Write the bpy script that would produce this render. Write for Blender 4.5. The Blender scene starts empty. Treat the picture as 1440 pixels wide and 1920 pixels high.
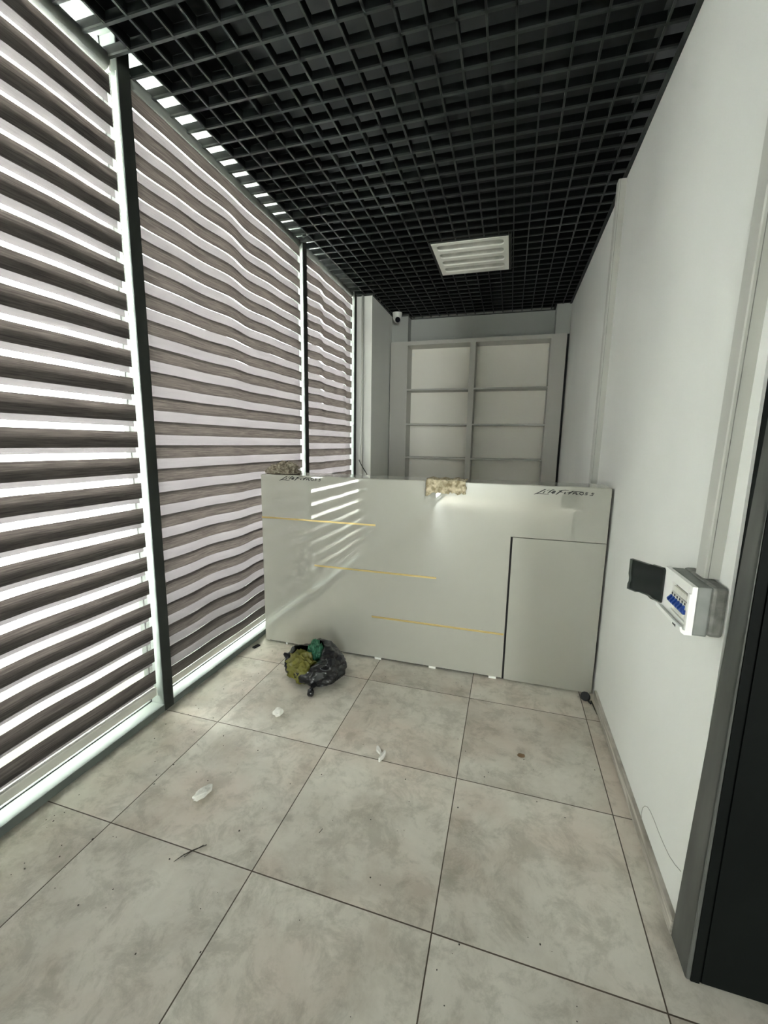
import bpy, bmesh, math, random
from mathutils import Vector, Matrix, noise
random.seed(7)
C = bpy.context.scene
COL = C.collection

# ------------------------------------------------------------------ camera, world, lamps, exposure
cam_d = bpy.data.cameras.new('camera'); cam = bpy.data.objects.new('camera', cam_d); COL.objects.link(cam)
cam_d.sensor_fit = 'VERTICAL'; cam_d.sensor_height = 36.0; cam_d.lens = 788.5 / 1920 * 36.0
cam_d.clip_start = 0.02; cam_d.clip_end = 200
R_ = Matrix(((0.95852455, -0.06113824, 0.27837531), (0.28455117, 0.14988527, -0.94687118), (0.01616568, 0.98681129, 0.16106567)))
cam.matrix_world = Matrix.Translation((0, 0, 1.403)) @ R_.to_4x4()
C.camera = cam
w = bpy.data.worlds.new('sky'); C.world = w; w.use_nodes = True
bg = w.node_tree.nodes['Background']; bg.inputs[0].default_value = (0.98, 1.0, 0.975, 1); bg.inputs[1].default_value = 20.0
C.view_settings.view_transform = 'Standard'; C.view_settings.look = 'None'
C.view_settings.gamma = 1.0; C.view_settings.use_curve_mapping = False
C.view_settings.exposure = 1.58
C.cycles.max_bounces = 14; C.cycles.transparent_max_bounces = 16; C.cycles.diffuse_bounces = 8
C.cycles.caustics_reflective = False; C.cycles.caustics_refractive = False
def portal(name, loc, rot, sx, sy):
    l = bpy.data.lights.new(name, 'AREA'); l.shape = 'RECTANGLE'; l.size = sx; l.size_y = sy; l.energy = 1
    l.cycles.is_portal = True
    o = bpy.data.objects.new(name, l); o.location = loc; o.rotation_euler = rot; COL.objects.link(o)
# portals: sampling guides on the glazing (they give no light of their own)
portal('window_portal', (-1.80, 2.2, 1.68), (0, -math.pi/2, 0), 3.4, 4.6)
portal('window_portal', (2.975, -6.72, 1.5), (math.pi/2, 0, 0), 1.0, 2.8)
portal('window_portal', (-1.80, -4.8, 1.5), (0, -math.pi/2, 0), 2.9, 2.4)

# ------------------------------------------------------------------ materials
def mat(name, color=(.8,.8,.8), rough=.5, metal=0.0, spec=.5, coat=0, bump=None):
    m = bpy.data.materials.new(name); m.use_nodes = True
    b = m.node_tree.nodes['Principled BSDF']
    b.inputs['Base Color'].default_value = (*color, 1); b.inputs['Roughness'].default_value = rough
    b.inputs['Metallic'].default_value = metal; b.inputs['Specular IOR Level'].default_value = spec
    b.inputs['Coat Weight'].default_value = coat; b.inputs['Coat Roughness'].default_value = .03
    if bump:
        nt = m.node_tree; n = nt.nodes.new('ShaderNodeTexNoise'); n.inputs['Scale'].default_value = bump[0]; n.inputs['Detail'].default_value = 5
        tc = nt.nodes.new('ShaderNodeTexCoord'); nt.links.new(tc.outputs['Object'], n.inputs['Vector'])
        bp = nt.nodes.new('ShaderNodeBump'); bp.inputs['Strength'].default_value = bump[1]; bp.inputs['Distance'].default_value = bump[2]
        nt.links.new(n.outputs['Fac'], bp.inputs['Height']); nt.links.new(bp.outputs['Normal'], b.inputs['Normal'])
    return m
def mottled(m, c1, c2, scale=(3,3,3), detail=6, lo=.35, hi=.65, tex_scale=1.0):
    nt = m.node_tree; b = nt.nodes['Principled BSDF']
    tc = nt.nodes.new('ShaderNodeTexCoord'); mp = nt.nodes.new('ShaderNodeMapping'); mp.inputs['Scale'].default_value = scale
    n = nt.nodes.new('ShaderNodeTexNoise'); n.inputs['Scale'].default_value = tex_scale; n.inputs['Detail'].default_value = detail
    r = nt.nodes.new('ShaderNodeValToRGB'); r.color_ramp.elements[0].position = lo; r.color_ramp.elements[1].position = hi
    r.color_ramp.elements[0].color = (*c1, 1); r.color_ramp.elements[1].color = (*c2, 1)
    nt.links.new(tc.outputs['Object'], mp.inputs[0]); nt.links.new(mp.outputs[0], n.inputs['Vector'])
    nt.links.new(n.outputs['Fac'], r.inputs[0]); nt.links.new(r.outputs[0], b.inputs['Base Color'])
    return m

M = {}
M['wall'] = mottled(mat('painted_plaster', rough=.75, spec=.25, bump=(55, .25, .002)), (.68,.685,.66), (.735,.74,.71), (1.2,1.2,.7), 4)
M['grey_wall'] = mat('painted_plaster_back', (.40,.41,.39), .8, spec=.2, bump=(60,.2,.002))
M['frame'] = mat('powder_coated_frame', (.125,.14,.13), .65, spec=.15)
M['strip'] = mat('shaded_mullion_face', (.027,.030,.027), .6, spec=.2)  # shade on the mullion faces put into the colour
M['frame_edge'] = mat('rubber_gasket', (.03,.03,.035), .6)
M['tube'] = mat('blind_tube_cloth', (.19,.20,.185), .7)
M['rail'] = mat('blind_rail', (.60,.60,.55), .45)
M['plastic'] = mat('white_plastic', (.80,.80,.76), .35)
M['black_metal'] = mat('black_satin_metal', (.0095,.012,.011), .5, spec=.5)
M['web'] = mat('shaded_web', (.004,.005,.005), .7, spec=.2)  # web darker than foot: shade between the blades put into the colour
M['plenum'] = mat('black_plenum', (.012,.013,.013), .9)
M['jamb'] = mottled(mat('grey_steel_edge', rough=.5, metal=.0, spec=.3), (.055,.057,.052), (.115,.117,.108), (9,9,2.2), 6)
M['black_panel'] = mat('black_panel', (.003,.004,.0035), .55, spec=.08)
M['desk'] = mat('lacquer_panel', (.375,.37,.33), .0, spec=.5)
M['desk'].node_tree.nodes['Principled BSDF'].inputs['IOR'].default_value = 2.0
M['desk_side'] = mat('lacquer_side', (.44,.44,.40), .25)
M['desk_top'] = mat('counter_top_laminate', (.42,.41,.36), .12)
M['dark'] = mat('gap_shade', (.02,.018,.02), .8)  # shade inside narrow gaps put into the colour
M['gold'] = mat('brass_strip', (.80,.63,.30), .28, metal=1.0)
M['ink'] = mat('black_vinyl', (.006,.006,.008), .5)
M['shelf'] = mat('shelf_board', (.46,.45,.42), .5)
M['shelf_back'] = mat('shelf_back_board', (.84,.815,.75), .6)
M['skirting'] = mottled(mat('skirting_tile', rough=.45), (.26,.235,.20), (.54,.51,.46), (1,5,60), 6, .38, .62)
M['bag_black'] = mat('black_bag_plastic', (.012,.012,.014), .24, spec=.6, bump=(30,.6,.01))
M['white_chalk'] = mat('plaster_lump', (.78,.77,.72), .9, bump=(90,.6,.004))
M['brown_chip'] = mat('brown_chip', (.16,.10,.05), .8)
M['twig'] = mat('dark_twig', (.05,.045,.035), .8)
M['lens'] = mat('dark_lens', (.01,.01,.012), .1)
M['breaker'] = mat('breaker_body', (.72,.71,.64), .4)
M['blue'] = mat('blue_lever', (.012,.06,.30), .35)
M['box'] = mat('box_plastic', (.88,.88,.85), .32)
M['dusty'] = mottled(mat('dusty_shaded_plastic', rough=.6), (.15,.15,.14), (.27,.27,.25), (30,30,30), 4)  # dust tone darkened further for shade on the box sides
M['shaded_side'] = mottled(mat('dusty_shaded_side', rough=.5), (.17,.18,.168), (.23,.235,.22), (14,14,14), 4)  # shade on the box sides put into the dusty grey
M['trunk'] = mat('cable_trunking_plastic', (.46,.46,.43), .4)
M['pavement'] = mat('pavement', (.78,.78,.75), .9)
M['lamp_white'] = mat('lamp_enamel', (.78,.78,.73), .4)
M['diffuser'] = mottled(mat('frosted_trough', rough=.5), (.40,.40,.365), (.50,.50,.455), (14,14,14), 5)
M['cloth_beige'] = mottled(mat('dusty_beige_cloth', rough=.95, spec=.1, bump=(140,.9,.006)), (.30,.245,.15), (.66,.58,.42), (38,38,38), 8, .38, .62)
M['cloth_brown'] = mottled(mat('dirty_brown_cloth', rough=.95, spec=.1, bump=(160,.9,.006)), (.14,.115,.085), (.40,.35,.28), (50,50,50), 8, .35, .65)

def bag_mat(name, c, tr):
    m = bpy.data.materials.new(name); m.use_nodes = True; nt = m.node_tree; b = nt.nodes['Principled BSDF']
    b.inputs['Base Color'].default_value = (*c, 1); b.inputs['Roughness'].default_value = .25
    out = nt.nodes['Material Output']
    t = nt.nodes.new('ShaderNodeBsdfTranslucent'); t.inputs[0].default_value = (*tr, 1)
    mx = nt.nodes.new('ShaderNodeMixShader'); mx.inputs[0].default_value = .35
    nt.links.new(b.outputs[0], mx.inputs[1]); nt.links.new(t.outputs[0], mx.inputs[2]); nt.links.new(mx.outputs[0], out.inputs[0])
    return m
M['bag_yellow'] = bag_mat('yellow_bag_plastic', (.19,.18,.035), (.26,.25,.035))
M['bag_green'] = bag_mat('green_bag_plastic', (.035,.15,.085), (.06,.25,.12))

def smoked():
    m = bpy.data.materials.new('smoked_acrylic'); m.use_nodes = True; nt = m.node_tree
    b = nt.nodes['Principled BSDF']; b.inputs['Base Color'].default_value = (.012,.015,.014,1); b.inputs['Roughness'].default_value = .06
    t = nt.nodes.new('ShaderNodeBsdfTransparent'); t.inputs[0].default_value = (.45,.48,.46,1)
    mx = nt.nodes.new('ShaderNodeMixShader'); mx.inputs[0].default_value = .32
    nt.links.new(b.outputs[0], mx.inputs[1]); nt.links.new(t.outputs[0], mx.inputs[2]); nt.links.new(mx.outputs[0], nt.nodes['Material Output'].inputs[0])
    return m
M['smoked'] = smoked()

def glass():
    m = bpy.data.materials.new('clear_pane'); m.use_nodes = True; nt = m.node_tree; nt.nodes.remove(nt.nodes['Principled BSDF'])
    t = nt.nodes.new('ShaderNodeBsdfTransparent'); t.inputs[0].default_value = (.95,.97,.96,1)
    g = nt.nodes.new('ShaderNodeBsdfGlossy'); g.inputs['Roughness'].default_value = .02
    mx = nt.nodes.new('ShaderNodeMixShader'); mx.inputs[0].default_value = .06
    nt.links.new(t.outputs[0], mx.inputs[1]); nt.links.new(g.outputs[0], mx.inputs[2]); nt.links.new(mx.outputs[0], nt.nodes['Material Output'].inputs[0])
    return m
M['glass'] = glass()

def fabric(name, dif, trans, amt, streak=.35, transparent=0.0):
    """woven cloth: reflects `dif`, lets light through as `trans`; fine horizontal thread streaks; open weave = transparent share"""
    m = bpy.data.materials.new(name); m.use_nodes = True; nt = m.node_tree; nt.nodes.remove(nt.nodes['Principled BSDF'])
    tc = nt.nodes.new('ShaderNodeTexCoord'); mp = nt.nodes.new('ShaderNodeMapping'); mp.inputs['Scale'].default_value = (1, 6, 190)
    n = nt.nodes.new('ShaderNodeTexNoise'); n.inputs['Scale'].default_value = 1.0; n.inputs['Detail'].default_value = 6; n.inputs['Roughness'].default_value = .7
    mr = nt.nodes.new('ShaderNodeMapRange'); mr.inputs[1].default_value = .3; mr.inputs[2].default_value = .7
    mr.inputs[3].default_value = 1-streak; mr.inputs[4].default_value = 1+streak
    nt.links.new(tc.outputs['Object'], mp.inputs[0]); nt.links.new(mp.outputs[0], n.inputs['Vector']); nt.links.new(n.outputs['Fac'], mr.inputs[0])
    def tint(c):
        v = nt.nodes.new('ShaderNodeVectorMath'); v.operation = 'SCALE'; v.inputs[0].default_value = c
        nt.links.new(mr.outputs[0], v.inputs['Scale']); return v.outputs[0]
    d = nt.nodes.new('ShaderNodeBsdfDiffuse'); t = nt.nodes.new('ShaderNodeBsdfTranslucent')
    nt.links.new(tint(dif), d.inputs[0]); nt.links.new(tint(trans), t.inputs[0])
    mx = nt.nodes.new('ShaderNodeMixShader'); mx.inputs[0].default_value = amt
    nt.links.new(d.outputs[0], mx.inputs[1]); nt.links.new(t.outputs[0], mx.inputs[2]); last = mx.outputs[0]
    if transparent:
        tr = nt.nodes.new('ShaderNodeBsdfTransparent'); m2 = nt.nodes.new('ShaderNodeMixShader'); m2.inputs[0].default_value = transparent
        nt.links.new(last, m2.inputs[1]); nt.links.new(tr.outputs[0], m2.inputs[2]); last = m2.outputs[0]
    nt.links.new(last, nt.nodes['Material Output'].inputs[0])
    return m
M['weave_front'] = fabric('blind_weave', (.125,.113,.107), (.0225,.0187,.0168), .5, .55)
M['weave_back'] = fabric('blind_weave_rear', (.45,.42,.42), (.045,.0400,.0430), .5, .14)
M['sheer'] = fabric('blind_sheer', (.55,.55,.53), (.036,.034,.035), .5, .06, .58)

def floor_mat():
    m = bpy.data.materials.new('concrete_look_tile'); m.use_nodes = True; nt = m.node_tree; b = nt.nodes['Principled BSDF']
    L = nt.links.new
    def N(t): return nt.nodes.new(t)
    def math_(op, a, b2=None):
        n = N('ShaderNodeMath'); n.operation = op
        for i, v in enumerate((a, b2)):
            if v is None: continue
            if isinstance(v, (int, float)): n.inputs[i].default_value = v
            else: L(v, n.inputs[i])
        return n.outputs[0]
    tc = N('ShaderNodeTexCoord'); sp = N('ShaderNodeSeparateXYZ'); L(tc.outputs['Object'], sp.inputs[0])
    u = math_('DIVIDE', math_('ADD', sp.outputs[0], 1.333+6), .6); v = math_('DIVIDE', math_('ADD', sp.outputs[1], -1.0146+12), .6)
    fu, fv = math_('FRACT', u), math_('FRACT', v)
    du = math_('MINIMUM', fu, math_('SUBTRACT', 1.0, fu)); dv = math_('MINIMUM', fv, math_('SUBTRACT', 1.0, fv))
    d = math_('MINIMUM', du, dv)
    g = math_('LESS_THAN', d, .0034)
    iu, iv = math_('FLOOR', u), math_('FLOOR', v)
    cx = N('ShaderNodeCombineXYZ'); L(iu, cx.inputs[0]); L(iv, cx.inputs[1])
    wn = N('ShaderNodeTexWhiteNoise'); L(cx.outputs[0], wn.inputs[0])
    off = N('ShaderNodeVectorMath'); off.operation = 'SCALE'; L(wn.outputs['Color'], off.inputs[0]); off.inputs['Scale'].default_value = 9
    ad = N('ShaderNodeVectorMath'); L(tc.outputs['Object'], ad.inputs[0]); L(off.outputs[0], ad.inputs[1])
    def noise_(sc, det, rough=.6, dist=0):
        n = N('ShaderNodeTexNoise'); n.inputs['Scale'].default_value = sc; n.inputs['Detail'].default_value = det
        n.inputs['Roughness'].default_value = rough; n.inputs['Distortion'].default_value = dist; L(ad.outputs[0], n.inputs['Vector']); return n.outputs['Fac']
    def ramp(f, els):
        r = N('ShaderNodeValToRGB'); r.color_ramp.elements[0].position = els[0][0]; r.color_ramp.elements[0].color = (*els[0][1], 1)
        r.color_ramp.elements[1].position = els[-1][0]; r.color_ramp.elements[1].color = (*els[-1][1], 1)
        for p, c in els[1:-1]: e = r.color_ramp.elements.new(p); e.color = (*c, 1)
        L(f, r.inputs[0]); return r.outputs[0]
    base = ramp(noise_(3.2, 10, .68, .3), [(.34, (.48,.44,.375)), (.5, (.635,.60,.53)), (.66, (.73,.695,.62))])
    pink = ramp(noise_(2.1, 3), [(.45, (0,0,0)), (.68, (1,1,1))])
    m1 = N('ShaderNodeMix'); m1.data_type = 'RGBA'; L(math_('MULTIPLY', pink, .55), m1.inputs[0]); L(base, m1.inputs[6]); m1.inputs[7].default_value = (.64,.52,.44,1)
    blot = ramp(noise_(9, 12, .75, .4), [(.40, (.72,.72,.70)), (.52, (1,1,1))])
    m2 = N('ShaderNodeMix'); m2.data_type = 'RGBA'; m2.blend_type = 'MULTIPLY'; m2.inputs[0].default_value = .8; L(m1.outputs[2], m2.inputs[6]); L(blot, m2.inputs[7])
    tv = N('ShaderNodeMapRange'); tv.inputs[3].default_value = .94; tv.inputs[4].default_value = 1.05; L(wn.outputs['Value'], tv.inputs[0])
    m3 = N('ShaderNodeVectorMath'); m3.operation = 'SCALE'; L(m2.outputs[2], m3.inputs[0]); L(tv.outputs[0], m3.inputs['Scale'])
    m4 = N('ShaderNodeMix'); m4.data_type = 'RGBA'; L(g, m4.inputs[0]); L(m3.outputs[0], m4.inputs[6]); m4.inputs[7].default_value = (.085,.065,.045,1)
    L(m4.outputs[2], b.inputs['Base Color'])
    b.inputs['Roughness'].default_value = .42; b.inputs['Specular IOR Level'].default_value = .4
    bp = N('ShaderNodeBump'); bp.inputs['Strength'].default_value = .5; bp.inputs['Distance'].default_value = .002; bp.invert = True
    L(g, bp.inputs['Height']); L(bp.outputs[0], b.inputs['Normal'])
    return m
M['floor'] = floor_mat()

# ------------------------------------------------------------------ mesh helpers
def bx(bm, x0, x1, y0, y1, z0, z1, mi=0):
    vs = [bm.verts.new(p) for p in ((x0,y0,z0),(x1,y0,z0),(x1,y1,z0),(x0,y1,z0),(x0,y0,z1),(x1,y0,z1),(x1,y1,z1),(x0,y1,z1))]
    for f in ((0,3,2,1),(4,5,6,7),(0,1,5,4),(1,2,6,5),(2,3,7,6),(3,0,4,7)):
        bm.faces.new([vs[i] for i in f]).material_index = mi
def prism(bm, pts, axis, a, b):
    """pts 2D polygon extruded along axis ('x','y','z') from a to b"""
    def P(p, t): return {'x': (t, p[0], p[1]), 'y': (p[0], t, p[1]), 'z': (p[0], p[1], t)}[axis]
    A = [bm.verts.new(P(p, a)) for p in pts]; B = [bm.verts.new(P(p, b)) for p in pts]; n = len(pts)
    bm.faces.new(A); bm.faces.new(B[::-1])
    for i in range(n): bm.faces.new((A[i], B[i], B[(i+1) % n], A[(i+1) % n]))
    bmesh.ops.recalc_face_normals(bm, faces=bm.faces[:])
def tube(bm, pts, r, seg=10, caps=True):
    pts = [Vector(p) for p in pts]; rings = []
    for i, p in enumerate(pts):
        d = (pts[min(i+1, len(pts)-1)] - pts[max(i-1, 0)]).normalized()
        u = d.cross(Vector((0,0,1)) if abs(d.z) < .9 else Vector((1,0,0))).normalized(); v = d.cross(u)
        rr = r[i] if isinstance(r, (list, tuple)) else r
        rings.append([bm.verts.new(p + rr*(math.cos(2*math.pi*k/seg)*u + math.sin(2*math.pi*k/seg)*v)) for k in range(seg)])
    for A, B in zip(rings, rings[1:]):
        for k in range(seg): bm.faces.new((A[k], A[(k+1) % seg], B[(k+1) % seg], B[k]))
    if caps: bm.faces.new(rings[0][::-1]); bm.faces.new(rings[-1])
def obj(name, bm, mats, parent=None, bevel=0, smooth=False, loc=None):
    me = bpy.data.meshes.new(name)
    bmesh.ops.recalc_face_normals(bm, faces=bm.faces[:])
    bm.to_mesh(me); bm.free()
    for m_ in (mats if isinstance(mats, (list, tuple)) else [mats]): me.materials.append(m_)
    if smooth:
        for p in me.polygons: p.use_smooth = True
    o = bpy.data.objects.new(name, me); COL.objects.link(o)
    if loc is not None:
        me.transform(Matrix.Translation(-Vector(loc))); o.location = loc
    if parent is not None:
        o.parent = parent
        pm = parent.matrix_basis if parent.parent is None else parent.parent.matrix_basis @ parent.matrix_basis
        if loc is None: me.transform(pm.inverted())
        else: o.location = pm.inverted() @ Vector(loc)
    if bevel:
        b = o.modifiers.new('bevel', 'BEVEL'); b.width = bevel; b.segments = 2; b.limit_method = 'ANGLE'; b.angle_limit = math.radians(40)
    return o
def box(name, d, m, parent=None, bevel=0):
    bm = bmesh.new(); bx(bm, *d); return obj(name, bm, m, parent, bevel)
def thing(name, label, cat, loc=(0,0,0), group=None):
    o = bpy.data.objects.new(name, None); COL.objects.link(o); o.location = loc; o.empty_display_size = .1
    o['label'] = label; o['category'] = cat
    if group: o['group'] = group
    return o
def tag(o, label, cat, group=None):
    o['label'] = label; o['category'] = cat
    if group: o['group'] = group
    return o
def struct(o): o['kind'] = 'structure'; return o
def copy_tree(o, parent=None):
    c = o.copy(); COL.objects.link(c); c.parent = parent
    for ch in list(o.children): copy_tree(ch, c)
    return c

XL, XR, ZC = -1.645, .545, 2.925          # frame face, right wall, grid underside
GX = -1.735                               # glass
ZT = 3.35                                 # slab above the grid
# ------------------------------------------------------------------ setting: floor, walls
struct(box('floor', (-1.78, 4.9, -6.6, 5.5, -.08, 0), M['floor']))
bm = bmesh.new(); bx(bm, XR, .80, 1.20, 5.6, 0, ZC+.05)
wall_r = struct(obj('wall_right', bm, M['wall']))
# pen mark drawn on the wall near the skirting
bm = bmesh.new()
arc = [(1.560,.062),(1.567,.078),(1.562,.104),(1.545,.128),(1.52,.146),(1.49,.155),(1.45,.158),(1.408,.157),(1.36,.160),(1.314,.167),(1.27,.183),(1.232,.203)]
tube(bm, [(XR-.0004, y, z) for y, z in arc], .0011, 6)
mk = obj('pen_mark', bm, mat('pencil_grey', (.33,.33,.30), .8), wall_r)
# back wall with two shallow pilasters
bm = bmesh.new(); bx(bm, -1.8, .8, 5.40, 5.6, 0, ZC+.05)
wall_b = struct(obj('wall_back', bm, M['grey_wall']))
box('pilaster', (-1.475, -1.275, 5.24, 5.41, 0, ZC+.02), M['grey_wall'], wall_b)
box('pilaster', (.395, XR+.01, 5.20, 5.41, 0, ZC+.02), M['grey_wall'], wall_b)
struct(box('wall_pillar', (-1.80, -1.475, 4.455, 5.41, 0, ZC+.05), M['wall'])).name = 'wall_column'
# front wall (dark panel) with rounded grey steel edge
bm = bmesh.new(); bx(bm, .552, 4.9, 1.112, 1.20, 0, ZT)
wall_f = struct(obj('wall_front', bm, M['black_panel']))
bm = bmesh.new()
def jamb_ring(z):
    yb = 1.219 - .040*z; xo = .006*z/1.4
    pts = [(.548+xo, yb), (.5375+xo, yb-.003), (.5375+xo, 1.116), (.5385+xo, 1.1125), (.541+xo, 1.1105), (.556, 1.1105), (.556, yb)]
    return [bm.verts.new((x, y, z)) for x, y in pts]
a_, b_ = jamb_ring(0), jamb_ring(ZT); n_ = len(a_)
for i in range(n_): bm.faces.new((a_[i], a_[(i+1) % n_], b_[(i+1) % n_], b_[i]))
bm.faces.new(a_[::-1]); bm.faces.new(b_)
obj('corner_trim', bm, M['jamb'], wall_f)
bm = bmesh.new(); bx(bm, .5480, .5680, 1.1075, 1.1115, 0, ZT)
obj('edge_strip', bm, M['black_panel'], wall_f)
box('cover_panel', (.5725, 2.2, 1.1075, 1.1125, .004, ZT), M['black_panel'], wall_f)
# hall behind the viewer
bm = bmesh.new()
for d in ((-1.78, 2.45, 0, ZT), (3.5, 4.9, 0, ZT), (2.45, 3.5, 0, .05), (2.45, 3.5, 2.95, ZT)): bx(bm, d[0], d[1], -6.7, -6.6, d[2], d[3])
struct(obj('wall_rear', bm, M['wall']))
struct(box('wall_left', (-1.80, -1.645, -3.45, -.02, 0, ZT), M['wall']))
# baseboard
bm = bmesh.new(); bx(bm, .532, XR+.002, 1.215, 2.41, .0015, .062)
struct(obj('baseboard_right', bm, M['skirting'], bevel=.003))
# pavement outside
struct(box('ground_outside', (-40, -1.86, -30, 40, -.12, -.06), M['pavement'])).name = 'ground_pavement'

tag(box('light_block_wall', (-2.20, -2.08, -7.5, 6.0, -.06, .54), mat('light_block_render', (.85,.85,.81), .85)), 'low pale wall added outside along the whole glazing to block low light', 'wall')  # added to keep low daylight off the floor by the window
# ------------------------------------------------------------------ glazing
def window(idx, y0, y1, posts, ztop):
    bm = bmesh.new(); bx(bm, GX-.003, GX+.003, y0, y1, .03, ztop)
    g = struct(obj('window_%d' % idx, bm, M['glass']))
    bm = bmesh.new()
    bx(bm, GX-.03, XL, y0, y1, .004, .041); bx(bm, GX-.03, XL, y0, y1, ztop-.04, ztop)
    obj('window_frame', bm, M['frame'], g, .0015)
    for a in posts:
        mu = box('mullion', (GX-.03, XL-.004, a, a+.062, .004, ztop), M['frame'], g, .0015)
        box('face_shade', (XL-.004, XL+.0005, a, a+.062, .004, ztop), M['strip'], mu, .0012)  # thin strip added to carry the shade of the face
    bm = bmesh.new()
    edges = [y0] + list(posts) + [y1]
    bx(bm, GX+.003, GX+.007, y0, y1, .041, .046)
    for a in posts:
        for s in (a-.0045, a+.062): bx(bm, GX+.003, GX+.007, s, s+.0045, .046, ztop-.04)
    obj('gasket', bm, M['frame_edge'], g)
    return g
window(1, -.02, 4.45, [-.02, 1.600, 3.236, 4.388], 3.08)
struct(box('trim_2', (-1.79, -1.70, -.02, 4.46, 3.08, ZT), M['plenum']))
window(2, -6.6, -3.45, [-6.6, -5.1, -3.512], 3.0)
struct(box('wall_far', (4.8, 4.9, -6.6, 1.2, 0, ZT), M['wall']))
bm = bmesh.new(); bx(bm, 2.5, 3.45, -6.66, -6.654, .1, 2.9)
g3 = struct(obj('window_3', bm, M['glass']))  # unseen window added to fill the room with light from behind
bm = bmesh.new()
for d in ((2.45, 2.5, .05, 2.95), (3.45, 3.5, .05, 2.95), (2.95, 3.0, .1, 2.9), (2.45, 3.5, .05, .1), (2.45, 3.5, 2.9, 2.95)): bx(bm, d[0], d[1], -6.69, -6.62, d[2], d[3])
obj('window_frame', bm, M['frame'], g3)
struct(box('trim_1', (-1.79, -1.74, -6.6, -3.4, 3.0, ZT), M['frame']))
# white sign above the shop front; projecting canopy added to block high sky
cnp = box('sign_shade_canopy', (-3.3, -1.80, -7.5, 6.0, 3.16, 3.30), mat('canopy_sheet', (.85,.85,.80), .8))
tag(cnp, 'white sign outside above the glazing, glimpsed through the ceiling cells, on a canopy added to block sky', 'canopy')
# shop sign band outside, above the grid
def flat_text(s, size):
    cu = bpy.data.curves.new('t', 'FONT'); cu.body = s; cu.size = size; cu.extrude = .0006; cu.align_x = 'CENTER'
    o = bpy.data.objects.new('t', cu); COL.objects.link(o)
    bpy.context.view_layer.update()
    me = bpy.data.meshes.new_from_object(o.evaluated_get(bpy.context.evaluated_depsgraph_get()))
    bpy.data.objects.remove(o); return me
for s_, (x_, y_) in (('YAVO', (-1.87, 1.49)), ('KOY', (-1.86, 2.06)), ('E3', (-1.86, 1.90))):
    me = flat_text(s_, .055); me.transform(Matrix.Rotation(math.pi/2, 4, 'Z')); me.transform(Matrix.Translation((x_, y_, 3.1592)))
    me.materials.append(M['lens'] if False else mat('sign_letter_grey', (.35,.36,.33), .8))
    o_ = bpy.data.objects.new('sign_lettering', me); COL.objects.link(o_); o_.parent = cnp

# ------------------------------------------------------------------ ceiling: slab, black cell grid, edge trim
bm = bmesh.new(); bx(bm, -1.78, 4.9, -6.6, 5.5, ZT, ZT+.1)
ceil = struct(obj('ceiling', bm, M['plenum']))
bm = bmesh.new()
bx(bm, XR-.003, XR+.001, 1.2, 5.4, ZC+.03, ZT); bx(bm, -1.73, XR, 5.36, 5.40, ZC+.03, ZT); bx(bm, -1.73, -1.47, 4.43, 4.46, ZC+.05, ZT)
bx(bm, -1.48, -1.472, 4.45, 5.4, ZC+.04, ZT)
obj('plenum_lining', bm, M['plenum'], ceil)
bm = bmesh.new()
LX0, LX1, LY0, LY1 = -.705, -.085, 3.462, 4.122
XS = [-.177 + .105*k for k in range(-14, 8)]; YS = [1.790 + .1093*k for k in range(-24, 33)]
XS = [x for x in XS if x < XR-.02]; YS = [y for y in YS if y < 5.36]
H = .044
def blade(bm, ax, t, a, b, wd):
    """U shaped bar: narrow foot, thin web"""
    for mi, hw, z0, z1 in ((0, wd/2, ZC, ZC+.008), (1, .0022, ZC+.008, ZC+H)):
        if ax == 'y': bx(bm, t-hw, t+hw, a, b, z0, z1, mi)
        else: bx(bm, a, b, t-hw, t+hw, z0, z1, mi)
for x in XS:
    xe = 5.36 if x > -1.27 and x < .395 else (5.22 if x > .395 else (5.2 if x > -1.475 else 4.42))
    if x < -1.645: continue
    if LX0 < x < LX1: blade(bm, 'y', x, -1.0, LY0, .0085); blade(bm, 'y', x, LY1, xe, .0085)
    else: blade(bm, 'y', x, -1.0, xe, .0085)
for y in YS:
    if y < -1: continue
    x0 = -1.728 if y < 4.42 else (-1.47 if y < 5.2 else -1.27)
    x1 = XR if y < 5.2 else .39
    if LY0 < y < LY1: blade(bm, 'x', y, x0, LX0, .012); blade(bm, 'x', y, LX1, x1, .012)
    else: blade(bm, 'x', y, x0, x1, .012)
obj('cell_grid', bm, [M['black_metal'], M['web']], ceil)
bm = bmesh.new()
bx(bm, XR-.022, XR-.0005, 1.20, 5.20, ZC-.003, ZC+.0005); bx(bm, XR-.003, XR-.0005, 1.2, 5.2, ZC-.003, ZC+.03)
bx(bm, -1.27, .395, 5.375, 5.399, ZC-.003, ZC+.0005); bx(bm, .373, .3945, 5.2, 5.375, ZC-.003, ZC+.0005)
bx(bm, -1.4745, -1.455, 4.46, 5.24, ZC-.003, ZC+.0005); bx(bm, -1.475, -1.275, 5.22, 5.2395, ZC-.003, ZC+.0005); bx(bm, -1.2745, -1.255, 5.24, 5.375, ZC-.003, ZC+.0005)
bx(bm, -1.64, -1.475, 4.43, 4.4545, ZC-.003, ZC+.0005)
obj('edge_trim', bm, M['black_metal'], ceil)
# back half of the hall: plain black ceiling cells
# light fixture
t = thing('ceiling_light', 'white square recessed ceiling light with four dusty troughs in black grid', 'light', (-.395, 3.79, ZC-.004))
bm = bmesh.new(); x0, x1, y0, y1 = -.683, -.107, 3.484, 4.100
tr = []
n = 4; pitch = (y1-y0-.05)/n
for k in range(n): tr.append((y0+.037+k*pitch, y0+.037+k*pitch+.093))
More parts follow.
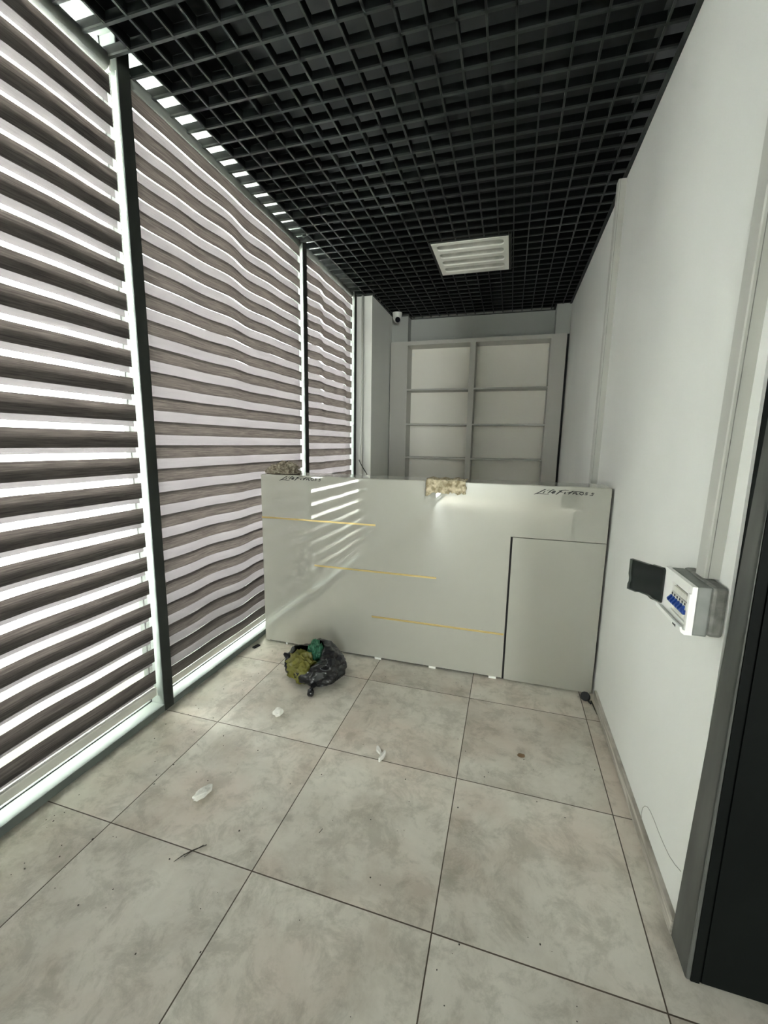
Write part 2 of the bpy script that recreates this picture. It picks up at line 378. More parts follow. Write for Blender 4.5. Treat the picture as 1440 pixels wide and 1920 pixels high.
# faceplate with four rounded openings made as strips + arcs
zf, zb = ZC-.006, ZC+.030
def plate(bm):
    ys = [y0] + [v for a, b in tr for v in (a, b)] + [y1]
    tx0, tx1 = x0+.035, x1-.035
    bx(bm, x0, tx0, y0, y1, zf, zf+.01); bx(bm, tx1, x1, y0, y1, zf, zf+.01)
    for i in range(0, len(ys), 2): bx(bm, tx0, tx1, ys[i], ys[i+1], zf, zf+.01)
    r = .028
    for a, b in tr:
        for cx_, sx in ((tx0, 1), (tx1, -1)):
            for cy_, sy in ((a, 1), (b, -1)):
                pts = [(cx_, cy_)] + [(cx_ + sx*r*(1-math.sin(q)), cy_ + sy*r*(1-math.cos(q))) for q in [math.pi/2*i/5 for i in range(6)]]
                prism(bm, pts, 'z', zf, zf+.01)
plate(bm); obj('face_plate', bm, M['lamp_white'], t)
for a, b in tr:
    bm = bmesh.new(); N_ = 8; W_ = b-a
    prev = None
    for i in range(N_+1):
        q = math.pi*i/N_; y = (a+b)/2 - math.cos(q)*W_/2*1.02; z = zf+.009 + math.sin(q)*.018
        cur = (bm.verts.new((x0+.033, y, z)), bm.verts.new((x1-.033, y, z)))
        if prev: bm.faces.new((prev[0], prev[1], cur[1], cur[0]))
        prev = cur
    bx(bm, x0+.030, x0+.035, a, b, zf+.009, zf+.03); bx(bm, x1-.035, x1-.030, a, b, zf+.009, zf+.03)
    obj('trough', bm, M['diffuser'], t, smooth=False)
bm = bmesh.new(); bx(bm, x0-.001, x1+.001, y0-.001, y1+.001, zf+.03, zf+.05); obj('housing', bm, M['lamp_white'], t)
bm = bmesh.new()
for d in ((LX0, x0-.001, LY0, LY1), (x1+.001, LX1, LY0, LY1), (x0, x1, LY0, y0-.001), (x0, x1, y1+.001, LY1)): bx(bm, *d, ZC-.002, ZC+.036)
obj('black_surround', bm, M['black_metal'], t)
# dome camera
t = thing('security_camera', 'small white dome security camera hanging at the ceiling corner above the shelves', 'camera', (-1.375, 5.10, ZC))
bm = bmesh.new(); bmesh.ops.create_cone(bm, cap_ends=True, segments=28, radius1=.050, radius2=.058, depth=.062, matrix=Matrix.Translation((-1.375, 5.10, ZC-.031))); 
obj('mount', bm, M['plastic'], t, smooth=False)
bm = bmesh.new(); bmesh.ops.create_uvsphere(bm, u_segments=28, v_segments=16, radius=.048, matrix=Matrix.Translation((-1.372, 5.092, ZC-.068)))
ball = obj('ball', bm, M['plastic'], t, smooth=True)
dv = (Vector((0,0,1.4)) - Vector((-1.372, 5.092, ZC-.068))).normalized() + Vector((.12,0,-.22)); dv.normalize()
bm = bmesh.new(); bmesh.ops.create_cone(bm, cap_ends=True, segments=24, radius1=.030, radius2=.030, depth=.02,
    matrix=Matrix.Translation(Vector((-1.372, 5.092, ZC-.068)) + dv*.040) @ dv.to_track_quat('Z', 'Y').to_matrix().to_4x4())
obj('lens', bm, M['lens'], ball)

# ------------------------------------------------------------------ zebra blinds
def blind(y0, y1, phase, pitch, band, off, label, seed, chain_y, open_bottom, chain_z, wave):
    t = thing('zebra_blind', label, 'blind', (-1.69, (y0+y1)/2, ZC))
    zt = 2.905; XF, XB = -1.665, -1.682
    def sheet(x, ph, mats, zlo, sd, wv):
        bm = bmesh.new(); ny = max(24, int((y1-y0)/.03))
        zs = [zlo]; z = zlo
        ev = []
        k = math.floor((zlo-ph)/pitch) - 1
        while True:
            a = ph + k*pitch
            if a > zt: break
            ev += [(a, 0), (a+band, 1)]; k += 1
        cuts = sorted([e for e in ev if zlo < e[0] < zt])
        before = [e for e in sorted(ev) if e[0] <= zlo][-1][1]
        rows = []; cur = zlo; m_ = before
        for zc, mm in cuts + [(zt, None)]:
            n_ = 2
            for i in range(n_): rows.append((cur + (zc-cur)*i/n_, cur + (zc-cur)*(i+1)/n_, m_))
            cur = zc; m_ = mm
        allz = [rows[0][0]] + [r[1] for r in rows]
        grid = []
        for z in allz:
            r_ = []
            for j in range(ny+1):
                y = y0 + (y1-y0)*j/ny; s = (y-y0)/(y1-y0)
                env = min(1, (zt-z)/.25, (z-zlo)/.25+.15)
                d = wv*env*(.55*math.sin(2*math.pi*(s*2.1) + sd + .35*z) + .45*math.sin(2*math.pi*s*3.7 + sd*2.3 - .25*z) + .5*noise.noise(Vector((y*1.6, z*1.1, sd))))
                r_.append(bm.verts.new((x + d, y, z)))
            grid.append(r_)
        for i, r in enumerate(rows):
            for j in range(ny):
                f = bm.faces.new((grid[i][j], grid[i][j+1], grid[i+1][j+1], grid[i+1][j])); f.material_index = r[2]; f.smooth = True
        return bm
    zb = .146
    me = sheet(XF, phase, None, zb, seed, wave); o = obj('front_fabric', me, [M['weave_front'], M['sheer']], t)
    me = sheet(XB, phase+off, None, zb, seed, wave); o = obj('rear_fabric', me, [M['weave_back'], M['sheer']], t)
    bm = bmesh.new(); tube(bm, [(-1.688, y0, 2.925), (-1.688, y1, 2.925)], .035, 24); obj('roller_tube', bm, M['tube'], t, smooth=True)
    for yy, s in ((y0, -1), (y1, 1)):
        bm = bmesh.new(); bx(bm, -1.715, -1.660, min(yy, yy+s*.008), max(yy, yy+s*.008), 2.885, 2.965); obj('bracket', bm, M['plastic'], t, .002)
    bm = bmesh.new(); bx(bm, -1.700, -1.662, y0, y1, .104, .146); 
    rl = obj('bottom_rail', bm, M['rail'], t, .006)
    for yy in (y0-.002, y1):
        bm = bmesh.new(); bx(bm, -1.701, -1.661, yy, yy+.002, .103, .147); obj('end_cap', bm, M['plastic'], rl)
    # bead chain loop
    bm = bmesh.new(); zb_ = chain_z; pts = []
    for i in range(13): pts.append((-1.660, chain_y - .011, 2.90 - (2.90-zb_-.02)*i/12))
    for i in range(1, 8): q = math.pi*i/8; pts.append((-1.655, chain_y - .011*math.cos(q), zb_ + .02 - .022*math.sin(q)))
    for i in range(13): pts.append((-1.652, chain_y + .011, zb_+.02 + (2.90-zb_-.02)*i/12))
    tube(bm, pts, .0014, 6)
    for i in range(0, 12*9):
        z = 2.90 - (2.90-zb_-.02)*i/(12*9)
        bmesh.ops.create_icosphere(bm, subdivisions=1, radius=.0026, matrix=Matrix.Translation((-1.660, chain_y-.011, z)))
    obj('bead_chain', bm, M['plastic'], t)
    return t
blind(.055, 1.575, .173-.1193*0, .1193, .072, -.0235, 'striped zebra roller blind nearest the viewer, bright gaps between dark bands', 1.0, 1.585, True, 1.62, .008)
blind(1.675, 3.215, .142-.1168, .1168, .066, -.0605, 'wide closed zebra roller blind between the first and second window posts', 2.2, 3.222, False, 1.9, .018)
blind(3.312, 4.370, .094, .1184, .066, -.0605, 'narrow closed zebra roller blind farthest away beside the white column', 4.1, 4.378, False, 1.60, .018)
blind(-5.03, -3.53, .15, .118, .070, -.040, 'zebra roller blind in the window behind the viewer', 3.3, -3.522, False, 1.6, .015)

# ------------------------------------------------------------------ white conduit by the column, cable
bm = bmesh.new(); tube(bm, [(-1.573, 4.438, 0), (-1.573, 4.438, 2.92)], .0145, 14)
tag(obj('conduit_pipe', bm, M['trunk'], smooth=True), 'thin white vertical pipe running between the last blind and the column', 'pipe')
bm = bmesh.new(); tube(bm, [(-1.594, 4.41, 1.22), (-1.575, 4.40, 1.185), (-1.54, 4.395, 1.13), (-1.50, 4.40, 1.07), (-1.47, 4.39, .95), (-1.46, 4.38, .6), (-1.46, 4.36, .02), (-1.40, 4.2, .006)], .005, 8)
tag(obj('cable', bm, M['ink'], smooth=True), 'black cable slanting down in front of the white column behind the desk', 'cable')

# ------------------------------------------------------------------ cable trunkings on the right wall
def trunking(ya, yb, xp, z0, z1, lean, label):
    bm = bmesh.new()
    def ring(z):
        dy = -lean*(z-1.06)
        return [bm.verts.new((x, y+dy, z)) for x, y in ((XR, ya), (xp+.003, ya), (xp, ya+.003), (xp, yb-.003), (xp+.003, yb), (XR, yb))]
    a, b = ring(z0), ring(z1); n = len(a)
    for i in range(n): bm.faces.new((a[i], a[(i+1) % n], b[(i+1) % n], b[i]))
    bm.faces.new(a[::-1]); bm.faces.new(b)
    o = obj('cable_trunking', bm, M['trunk']); tag(o, label, 'trunking', None)
    bm = bmesh.new()
    def r2(z):
        dy = -lean*(z-1.06)
        return [bm.verts.new((x, y+dy, z)) for x, y in ((xp+.009, ya-.0012), (xp+.0105, ya-.0012), (xp+.0105, ya+.001), (xp+.009, ya+.001))]
    a, b = r2(z0+.001), r2(z1); n = 4
    for i in range(n): bm.faces.new((a[i], a[(i+1) % n], b[(i+1) % n], b[i]))
    bm.faces.new(a[::-1]); bm.faces.new(b)
    obj('lid_seam', bm, M['dusty'], o)
    return o
trunking(2.950, 3.008, .503, 0.0, ZC-.005, 0, 'narrow white vertical cable trunking on the right wall behind the desk')
trunking(1.262, 1.315, .509, 1.066, 2.90, .036, 'white cable trunking coming down the right wall into the fuse box')

# ------------------------------------------------------------------ fuse box
t = thing('fuse_box', 'white plastic fuse box with open smoked lid on the right wall', 'fuse box', (XR, 1.30, .99))
yA, yB, zA, zB = 1.205, 1.398, .925, 1.056; xf = .466
bm = bmesh.new(); bx(bm, .510, XR, yA-.002, yB+.002, zA+.002, zB+.004); obj('base', bm, M['dusty'], t, .009)
bm = bmesh.new(); bx(bm, xf+.012, .512, yA+.003, yB-.003, zA, zB); obj('housing', bm, M['shaded_side'], t, .004)
# front plate with opening
wy0, wy1, wz0, wz1 = 1.226, 1.334, .950, 1.030
bm = bmesh.new()
bx(bm, xf, xf+.012, yA, wy0, zA+.012, zB); bx(bm, xf, xf+.012, wy1, yB, zA+.012, zB)
bx(bm, xf, xf+.012, wy0, wy1, wz1, zB); bx(bm, xf, xf+.012, wy0, wy1, zA+.012, wz0)
bx(bm, xf-.004, xf+.002, yA, yA+.012, zA+.012, zB-.020)
obj('front_plate', bm, M['box'], t, .0008)
bm = bmesh.new(); bx(bm, xf+.010, xf+.013, wy0, wy1, wz0, wz1); obj('inner_plate', bm, M['dusty'], t)
bm = bmesh.new()
prism(bm, [(xf-.016, zA+.020), (xf-.011, zA+.020), (xf-.008, zA+.012), (xf+.014, zA+.012), (xf+.014, zA-.001), (xf-.004, zA-.001), (xf-.013, zA+.006)], 'y', yA+.004, yB+.002)
lip = obj('lower_lip', bm, M['box'], t, .0008)
for k_, (ya, yb) in enumerate(((.030,.034), (.036,.040), (.0415,.0455), (.047,.051))):
    bm = bmesh.new(); bx(bm, xf-.0166, xf-.0159, yA+ya, yA+yb, zA+.0085 + (.001 if k_ else 0), zA+.0145 - (.001 if k_ else 0)); obj('printed_mark', bm, M['ink'], lip)
bk = None
for k in range(6):
    ya = wy0 + .001 + k*.0178
    bm = bmesh.new(); bx(bm, xf+.004, xf+.0125, ya, ya+.0168, wz0+.002, wz1-.010); bx(bm, xf-.001, xf+.006, ya+.0005, ya+.0163, wz0+.022, wz1-.026)
    b_ = obj('breaker', bm, M['breaker'], t, .0006)
    bm = bmesh.new()
    prism(bm, [(xf-.002, wz0+.030), (xf-.011, wz0+.027), (xf-.013, wz0+.033), (xf-.004, wz0+.044), (xf-.001, wz0+.044)], 'y', ya+.005, ya+.0118)
    bx(bm, xf-.006, xf-.0005, ya+.0003, ya+.0165, wz0+.022, wz0+.034)
    obj('lever', bm, M['blue'], b_)
    bm = bmesh.new(); bx(bm, xf-.0015, xf-.0005, ya+.004, ya+.012, wz0+.046, wz0+.052); obj('marking', bm, M['ink'], b_)
for yy, zz in ((wy0-.006, .975), (wy1+.006, .985)):
    bm = bmesh.new(); bmesh.ops.create_cone(bm, cap_ends=True, segments=12, radius1=.0028, radius2=.0028, depth=.001, matrix=Matrix.Translation((xf-.0003, yy, zz)) @ Matrix.Rotation(math.pi/2, 4, 'Y'))
    obj('screw', bm, M['ink'], t)
# open lid: tray of smoked acrylic, hinged on the far edge
dr = Vector((-.066, .108, 0)).normalized(); nr = Vector((dr.y, -dr.x, 0))
hp = Vector((xf+.002, yB-.003, 0))
def lidpt(s, n, z): p = hp + dr*s + nr*n; return (p.x, p.y, z)
bm = bmesh.new()
def slab(s0, s1, n0, n1, z0, z1):
    vs = [bm.verts.new(lidpt(s, n, z)) for z in (z0, z1) for s, n in ((s0,n0),(s1,n0),(s1,n1),(s0,n1))]
    for f in ((0,3,2,1),(4,5,6,7),(0,1,5,4),(1,2,6,5),(2,3,7,6),(3,0,4,7)): bm.faces.new([vs[i] for i in f])
out_ = [(.0,.944),(.034,.944),(.046,.950),(.080,.950),(.090,.946),(.124,.946),(.124,.964),(.1205,.972),(.1205,.985),(.124,.998),(.124,1.047),(.052,1.047),(.044,1.050),(.010,1.050),(0,1.044)]
A = [bm.verts.new(lidpt(s, 0, z)) for s, z in out_]; B = [bm.verts.new(lidpt(s, .002, z)) for s, z in out_]
bm.faces.new(A); bm.faces.new(B[::-1])
D = [bm.verts.new(lidpt(s, -.010, z)) for s, z in out_]
for i in range(len(A)):
    j = (i+1) % len(A); bm.faces.new((A[i], A[j], B[j], B[i])); bm.faces.new((A[i], A[j], D[j], D[i]))
obj('lid', bm, M['smoked'], t)

# ------------------------------------------------------------------ reception desk
t = thing('reception_desk', 'glossy light grey reception desk with three thin gold strips across its front', 'desk', (-.53, 2.6, 0))
DX0, DX1, DY, DZ = -1.585, .530, 2.462, 1.187
bm = bmesh.new()
prism(bm, [(DX0, .014), (.034, .014), (.034, .888), (DX1, .888), (DX1, DZ-.002), (DX0, DZ-.002)], 'y', DY, DY+.018); obj('front_panel', bm, M['desk'], t, .0008)
bm = bmesh.new(); bx(bm, .0455, .531, DY+.003, DY+.020, .006, .884); obj('end_panel', bm, M['desk'], t, .0008)
bm = bmesh.new(); bx(bm, DX0+.001, DX0+.019, DY+.018, 2.735, 0, DZ-.019); obj('side_panel', bm, M['desk_side'], t)
bm = bmesh.new(); bx(bm, DX1-.028, DX1-.010, DY+.02, 2.735, .001, DZ-.019); obj('side_panel', bm, M['desk_side'], t)
bm = bmesh.new(); bx(bm, DX0, DX1, DY+.018, 2.742, DZ-.018, DZ); obj('counter_top', bm, M['desk_top'], t, .001)
bm = bmesh.new(); bx(bm, DX0+.02, DX1-.03, 2.52, 2.535, .0, DZ-.02); bx(bm, .020, .060, DY+.0185, 2.52, 0, 1.0); bx(bm, DX1-.0095, DX1-.001, DY+.012, 2.5, .002, 1.16); bx(bm, DX0+.02, .03, DY+.02, DY+.04, 0, .05)
obj('gap_shade_backing', bm, M['dark'], t)  # dark boards stand in for shade behind the panel gaps
for xa, xb, z in ((DX0, -.778, .897), (-1.198, -.384, .596), (-.795, .030, .293)):
    bm = bmesh.new(); bx(bm, xa, xb, DY-.0045, DY+.001, z-.0055, z+.0055); obj('gold_strip', bm, M['gold'], t, .001)
for x in (-1.42, -1.21, -.75, -.39, -.02):
    bm = bmesh.new(); bx(bm, x-.022 if x > -1.3 else x-.006, x+.022 if x > -1.3 else x+.006, DY+.001, DY+.012, 0, .0145); obj('foot_clip', bm, M['plastic'], t)
S = [[(0.203,1.167),(0.195,1.166),(0.187,1.161),(0.173,1.153),(0.158,1.144),(0.142,1.138)],[(0.152,1.142),(0.173,1.143),(0.196,1.142),(0.219,1.14)],[(0.199,1.158),(0.192,1.151),(0.188,1.146)],[(0.247,1.166),(0.238,1.167),(0.231,1.163),(0.223,1.157),(0.212,1.145)],[(0.207,1.158),(0.213,1.164),(0.224,1.165)],[(0.215,1.153),(0.23,1.155)],[(0.23,1.151),(0.239,1.152),(0.252,1.157),(0.252,1.16),(0.242,1.159),(0.232,1.152),(0.236,1.147),(0.249,1.151)],[(0.286,1.164),(0.275,1.159),(0.266,1.151),(0.254,1.141)],[(0.268,1.162),(0.286,1.166),(0.301,1.168),(0.319,1.167)],[(0.272,1.156),(0.28,1.157),(0.293,1.156)],[(0.306,1.158),(0.3,1.154),(0.296,1.148),(0.306,1.149)],[(0.343,1.165),(0.333,1.159),(0.323,1.152),(0.316,1.146)],[(0.312,1.155),(0.324,1.158),(0.337,1.159)],[(0.333,1.164),(0.355,1.163),(0.375,1.163),(0.396,1.162)],[(0.348,1.158),(0.343,1.154),(0.339,1.146)],[(0.343,1.151),(0.355,1.158),(0.359,1.156),(0.355,1.151),(0.357,1.147),(0.367,1.149)],[(0.393,1.154),(0.39,1.159),(0.383,1.16),(0.376,1.158),(0.373,1.153),(0.377,1.148),(0.384,1.146),(0.391,1.148),(0.393,1.154)],[(0.416,1.16),(0.405,1.16),(0.402,1.155),(0.413,1.153),(0.41,1.148),(0.398,1.147)],[(0.446,1.157),(0.436,1.158),(0.431,1.155),(0.441,1.152),(0.438,1.146),(0.423,1.145)]]
WD = [1.75*v_ for v_ in [2.3,1.5,2.6,2.4,1.4,1.6,2.0,2.8,1.7,1.8,2.6,2.8,1.8,1.3,2.6,2.3,1.9,2.2,2.2]]
def lettering(dx, dz, sx=1):
    bm = bmesh.new()
    for s, wd in zip(S, WD):
        hw = wd*.001*.62
        P = [Vector((.142 + (x-.142)*sx + dx, z+dz)) for x, z in s]
        L_, R2 = [], []
        for i, p in enumerate(P):
            d = (P[min(i+1, len(P)-1)] - P[max(i-1, 0)]).normalized(); nn = Vector((-d.y, d.x))*hw
            if i in (0, len(P)-1) and len(P) < 8: nn *= .55
            L_.append(p+nn); R2.append(p-nn)
        f_ = [[bm.verts.new((q.x, DY-.0008, q.y)) for q in (l, r)] for l, r in zip(L_, R2)]
        b_ = [[bm.verts.new((q.x, DY+.0002, q.y)) for q in (l, r)] for l, r in zip(L_, R2)]
        for i in range(len(P)-1):
            bm.faces.new((f_[i][0], f_[i+1][0], f_[i+1][1], f_[i][1]))
            bm.faces.new((f_[i][0], f_[i+1][0], b_[i+1][0], b_[i][0])); bm.faces.new((f_[i][1], f_[i+1][1], b_[i+1][1], b_[i][1]))
    return obj('lettering', bm, M['ink'], t)
lettering(0, 0); lettering(-1.588, .013, .985)

# ------------------------------------------------------------------ wall shelving
t = thing('shelving_unit', 'tall pale grey open shelving unit with two columns filling the back wall', 'shelving', (-.47, 5.27, 0))
SY0, SY1, STZ = 5.150, 5.388, 2.610
bx_ = lambda name, d, m='shelf', bev=.0012: box(name, d, M[m], t, bev)
bx_('side_stile', (-1.463, -1.268, SY0, SY0+.020, 0, STZ)); bx_('side_stile', (.376, .517, SY0, SY0+.020, 0, STZ))
bx_('side_panel', (-1.268, -1.250, SY0, SY1, 0, STZ)); bx_('side_panel', (.358, .376, SY0, SY1, 0, STZ))
bx_('divider', (-.513, -.449, SY0, SY1, 0, STZ-.045))
bx_('top_panel', (-1.250, .358, SY0, SY1, STZ-.045, STZ))
bx_('back_panel', (-1.250, .358, SY1-.008, SY1, 0, STZ-.045), 'shelf_back', 0)
for xa, xb in ((-1.250, -.513), (-.449, .358)):
    for z in (.06, .43, .832, 1.237, 1.640, 2.050): bx_('shelf_board', (xa, xb, SY0+.004, SY1-.009, z-.009, z+.009))
for xx in (-1.247, -.445, .350):
    for zz in (2.50, 1.16):
        box('wall_bracket', (xx-.006 if xx > 0 else xx, xx+.006 if xx > 0 else xx+.030, SY1-.014, SY1-.009, zz-.02, zz+.02), M['plastic'], t, .003)
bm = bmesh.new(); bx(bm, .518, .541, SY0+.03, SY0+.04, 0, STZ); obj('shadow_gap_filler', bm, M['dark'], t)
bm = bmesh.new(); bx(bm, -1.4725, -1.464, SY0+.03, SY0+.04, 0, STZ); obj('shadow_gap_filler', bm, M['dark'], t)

# ------------------------------------------------------------------ crumpled bags on the floor
def crumple(name, c, rad, sc, seed, m, amp, freq, parent=None, cut=None, sub=5, lowflat=None):
    bm = bmesh.new(); bmesh.ops.create_icosphere(bm, subdivisions=sub, radius=1.0)
    for v in list(bm.verts):
        p = v.co.normalized(); q = p*freq + Vector((seed, seed*1.7, seed*.3))
        n1 = 1-2*abs(noise.noise(q)); n2 = 1-2*abs(noise.noise(q*2.3)); n3 = noise.noise(q*5.5)
        r = 1 + amp*(.60*n1 + .30*n2 + .07*(1-2*abs(n3)) - .50)
        v.co = Vector((p.x*sc[0], p.y*sc[1], p.z*sc[2]))*r*rad
    if cut:
        vs = [v for v in bm.verts if cut(v.co)]
        bmesh.ops.delete(bm, geom=vs, context='VERTS')
    c = Vector(c)
    for v in bm.verts:
        v.co += c
        if v.co.z < .0015: v.co.z = .0015 + (v.co.z-.0015)*.02
        if v.co.z < .0008: v.co.z = .0008
    return obj(name, bm, m, parent, smooth=True)
bag = crumple('garbage_bag', (-1.050, 2.165, .080), .165, (1.06, .92, .74), 3.1, M['bag_black'], .30, 1.25, sub=6,
              cut=lambda p: (p - Vector((-.048, -.085, .098))).length < .110 or (p - Vector((.0, -.02, .14))).length < .06)
sd = bag.modifiers.new('thickness', 'SOLIDIFY'); sd.thickness = .0025
tag(bag, 'crumpled black plastic garbage bag lying open on the tiles before the desk', 'garbage bag')
bm = bmesh.new(); tube(bm, [(-1.00, 2.03, .03), (-1.0, 2.00, .022), (-.995, 1.975, .018), (-.985, 1.960, .016), (-.972, 1.955, .014)], [.02, .008, .019, .022, .012], 10)
for v in bm.verts: v.co += Vector(noise.noise_vector(v.co*40))*.004
obj('knot', bm, M['bag_black'], bag, smooth=True)
bm = bmesh.new(); tube(bm, [(-1.185, 2.11, .09), (-1.21, 2.10, .13), (-1.225, 2.09, .150)], [.03, .02, .006], 8)
for v in bm.verts: v.co += Vector(noise.noise_vector(v.co*30))*.008
obj('corner_tuft', bm, M['bag_black'], bag, smooth=True)
y_ = crumple('yellow_bag', (-1.098, 2.088, .090), .092, (1.0, .80, .90), 7.7, M['bag_yellow'], .62, 1.5, sub=6)
tag(y_, 'crumpled translucent yellow plastic bag stuffed inside the black bag', 'plastic bag')
g_ = crumple('green_bag', (-1.045, 2.145, .135), .080, (.62, .60, 1.08), 12.3, M['bag_green'], .62, 1.6, sub=6)
tag(g_, 'crumpled green plastic bag poking up out of the black bag', 'plastic bag')

# ------------------------------------------------------------------ rags on the desk
bm = bmesh.new(); nx, ns = 64, 44; grid = []
for i in range(nx+1):
    col_ = []
    u = i/nx; x = -.462 + .228*u
    hang = .072 + .012*noise.noise(Vector((u*7, 0, 3))) + .010*noise.noise(Vector((u*22, 0, 8))) + (.022*max(0, 1-u/.16))
    back = .13 + .012*noise.noise(Vector((u*6, 5, 1)))
    tot = hang + back
    for j in range(ns+1):
        s = back - tot*j/ns      # distance behind the edge (positive) to hanging (negative)
        lump = .0045*noise.noise(Vector((u*14, s*60, 2)))+.003*noise.noise(Vector((u*45, s*160, 5)))
        xs = x + .004*noise.noise(Vector((s*40, u*3, 1)))*(1 if 0 < i < nx else 2) + (.006*(-s)/.07 if u > .5 and s < 0 else 0)*u
        if s > 0: p = (xs, DY - .004 + s, DZ + .008 + lump + .004*math.sin(u*19))
        else: p = (xs, DY - .010 + lump*.8 - .0035*(1+math.sin(u*31)), DZ + .006 + s)
        col_.append(bm.verts.new(p))
    grid.append(col_)
for i in range(nx):
    for j in range(ns): bm.faces.new((grid[i][j], grid[i+1][j], grid[i+1][j+1], grid[i][j+1])).smooth = True
rag = obj('rag', bm, M['cloth_beige']); sm = rag.modifiers.new('thickness', 'SOLIDIFY'); sm.thickness = .005; sm.offset = 1
tag(rag, 'ragged beige cloth folded over the middle of the desk top edge', 'cloth')
bm = bmesh.new(); bmesh.ops.create_icosphere(bm, subdivisions=6, radius=1.0)
for v in bm.verts:
    p = v.co.normalized(); q = p*2.2
    n1 = 1-2*abs(noise.noise(q+Vector((3,1,4)))); n2 = 1-2*abs(noise.noise(q*2.6)); n3 = 1-2*abs(noise.noise(q*6))
    r = 1 + .24*n1 + .20*n2 + .11*n3 - .15
    x = p.x*.100*r; y = p.y*.070*r; z = p.z*.060*r
    z *= (1 - .55*max(0, -p.x)) ; z = max(z, -.010)
    v.co = Vector((-1.476+x, 2.565+y, DZ+.0125+z))
for f in bm.faces: f.smooth = True
cr = obj('crumpled_rag', bm, M['cloth_brown']); tag(cr, 'crumpled dirty brown cloth lying on the left end of the desk top', 'cloth')
bm = bmesh.new()
for k in range(26):
    a = random.uniform(0, 6.28); p0 = Vector((-1.476+.07*math.cos(a), 2.56+.05*math.sin(a), DZ+.02+random.random()*.035)); p1 = p0 + Vector((math.cos(a)*.02, math.sin(a)*.015, random.uniform(-.005,.012)))
    tube(bm, [p0, (p0+p1)/2 + Vector((0,0,.004)), p1], .0014, 5)
obj('frayed_threads', bm, M['cloth_brown'], cr)['kind'] = 'stuff'

# ------------------------------------------------------------------ small things on the floor
def lump(name, c, s, seed, m, label, cat, rot=0, group=None):
    bm = bmesh.new(); bmesh.ops.create_icosphere(bm, subdivisions=3, radius=1.0)
    for v in bm.verts:
        p = v.co.normalized(); r = 1 + .35*noise.noise(p*1.6+Vector((seed,0,0))) + .15*noise.noise(p*4+Vector((0,seed,0)))
        # facet the lump
        v.co = Vector((p.x*s[0], p.y*s[1], p.z*s[2]))*r
    bmesh.ops.rotate(bm, verts=bm.verts, cent=(0,0,0), matrix=Matrix.Rotation(rot, 3, 'Z'))
    mn = min(v.co.z for v in bm.verts)
    for v in bm.verts: v.co += Vector((c[0], c[1], -mn+.0003-.12*s[2]*0))
    return tag(obj(name, bm, m), label, cat, group)
lump('plaster_chunk', (-1.09, 1.212), (.020, .042, .016), 2.0, M['white_chalk'], 'long off-white plaster chunk on the tiles nearest the viewer', 'plaster', -.35)
lump('plaster_chunk', (-1.070, 1.752), (.024, .026, .018), 5.0, M['white_chalk'], 'round white plaster lump on the tile between bag and long chunk', 'plaster')
bm = bmesh.new()
def sliver(bm, pts, w_, th):
    L_ = []
    for i, p in enumerate(pts):
        p = Vector(p); d = (Vector(pts[min(i+1, len(pts)-1)]) - Vector(pts[max(i-1, 0)])).normalized(); n = Vector((-d.y, d.x, 0))*w_*(1 if 0 < i < len(pts)-1 else .5)
        L_.append([bm.verts.new(p+n), bm.verts.new(p-n), bm.verts.new(p-n+Vector((0,0,th))), bm.verts.new(p+n+Vector((0,0,th)))])
    for a, b in zip(L_, L_[1:]):
        for k in range(4): bm.faces.new((a[k], a[(k+1) % 4], b[(k+1) % 4], b[k]))
    bm.faces.new(L_[0]); bm.faces.new(L_[-1][::-1])
sliver(bm, [(-.508,1.685,.001), (-.497,1.663,.003), (-.480,1.645,.002)], .010, .012)
tag(obj('plaster_shard', bm, M['white_chalk'], bevel=.002), 'small white plaster shard, upper left of the touching pair on the tile joint', 'plaster')
bm = bmesh.new(); sliver(bm, [(-.462,1.655,.001), (-.466,1.63,.002), (-.475,1.600,.001)], .007, .022)
tag(obj('plaster_shard', bm, M['white_chalk'], bevel=.002), 'thin curved white plaster shard standing on the tile joint, lower right of its pair', 'plaster')
lump('brown_crumb', (.134, 1.833), (.017, .011, .005), 9.0, M['brown_chip'], 'small brown crumb on the tile in front of the desk end panel', 'crumb', .2)
bm = bmesh.new(); tube(bm, [(-.935, 1.045, .004), (-.965, 1.012, .006), (-.985, .990, .004), (-1.000, .962, .003)], [.001, .0022, .002, .0008], 6)
tube(bm, [(-.945, 1.040, .004), (-.968, 1.000, .008), (-.978, .985, .005)], .0012, 5)
tag(obj('twig', bm, M['twig']), 'short dark twig lying across a tile joint near the window side', 'twig')
bm = bmesh.new(); tube(bm, [(-.575, 1.225, .002), (-.58, 1.205, .003)], .0012, 5); tag(obj('splinter', bm, M['twig']), 'tiny dark splinter alone in the middle of a tile', 'splinter')
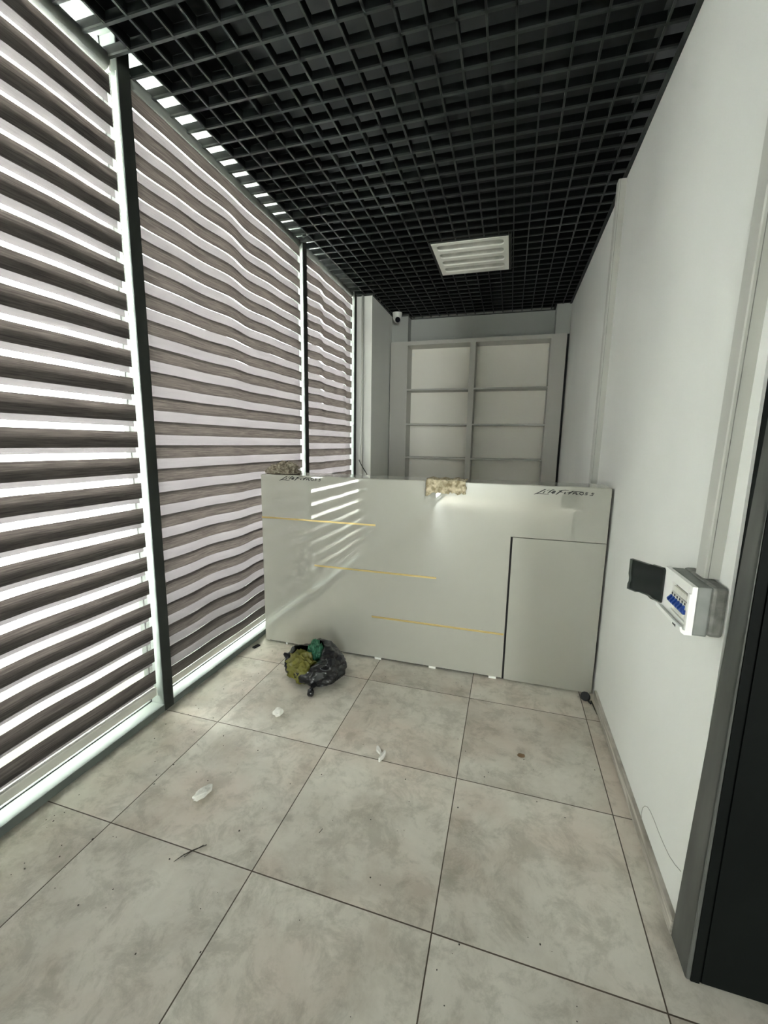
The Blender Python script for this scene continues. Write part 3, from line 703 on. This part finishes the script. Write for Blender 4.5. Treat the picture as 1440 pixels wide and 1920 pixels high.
# black clip frame by the window rail
bm = bmesh.new()
c0 = Vector((-1.598, 2.362, 0)); a1 = Vector((.30, 1.0, 0)).normalized(); a2 = Vector((a1.y, -a1.x, 0))
def obox(s0, s1, n0, n1, z0, z1):
    vs = [bm.verts.new(c0 + a1*s + a2*n + Vector((0,0,z))) for z in (z0, z1) for s, n in ((s0,n0),(s1,n0),(s1,n1),(s0,n1))]
    for f in ((0,3,2,1),(4,5,6,7),(0,1,5,4),(1,2,6,5),(2,3,7,6),(3,0,4,7)): bm.faces.new([vs[i] for i in f])
obox(-.026,.026,-.011,-.007,.0005,.010); obox(-.026,.026,.007,.011,.0005,.010); obox(-.026,-.020,-.011,.011,.0005,.010); obox(.020,.026,-.011,.011,.0005,.010)
tag(obj('plastic_clip', bm, M['ink'], bevel=.0008), 'small black rectangular plastic clip on the floor beside the window rail', 'clip')
# black cap on the floor by the skirting
t = thing('floor_cap', 'round black cap on the floor at the right foot of the desk', 'cap', (.487, 2.385, 0))
ax = Vector((-.35, -.75, .55)).normalized(); cc = Vector((.487, 2.392, .0255))
Mx = Matrix.Translation(cc) @ ax.to_track_quat('Z', 'Y').to_matrix().to_4x4()
bm = bmesh.new(); bmesh.ops.create_cone(bm, cap_ends=False, segments=28, radius1=.0245, radius2=.0225, depth=.022, matrix=Mx)
bmesh.ops.create_cone(bm, cap_ends=True, segments=28, radius1=.0225, radius2=.0225, depth=.006, matrix=Mx @ Matrix.Translation((0,0,.003)))
for k in range(20):
    q = k*math.tau/20
    bmesh.ops.create_cube(bm, size=1, matrix=Mx @ Matrix.Rotation(q, 4, 'Z') @ Matrix.Translation((.0238,0,0)) @ Matrix.Diagonal((.002,.003,.020,1)))
obj('ribbed_body', bm, M['ink'], t)
bm = bmesh.new(); tube(bm, [(.500, 2.372, .012), (.508, 2.366, .008), (.513, 2.360, .005)], .005, 8); obj('stub', bm, M['ink'], t)
bm = bmesh.new(); tube(bm, [(.519, 2.392, .004), (.522, 2.360, .0035), (.524, 2.320, .003), (.528, 2.27, .002)], [.0035,.004,.003,.001], 6)
tag(obj('dark_strip', bm, M['twig']), 'thin dark strip lying along the foot of the skirting beside the cap', 'strip')
# grit: crumbs of plaster and dirt too small to count
bm = bmesh.new()
rg = random.Random(5)
for k in range(150):
    x, y = rg.uniform(-1.6, .5), rg.uniform(.7, 2.42)
    if k < 60: x = -1.6 + abs(rg.gauss(0, .25))
    if (x+1.05)**2 + (y-2.13)**2 < .06: continue
    r0 = rg.uniform(.0012, .0032)
    bmesh.ops.create_icosphere(bm, subdivisions=1, radius=r0, matrix=Matrix.Translation((x, y, r0*.45)) @ Matrix.Diagonal((1, rg.uniform(.5, 1.4), .5, 1)))
go = tag(obj('floor_grit', bm, M['twig']), 'tiny dark crumbs of dirt scattered over the floor tiles', 'grit'); go['kind'] = 'stuff'
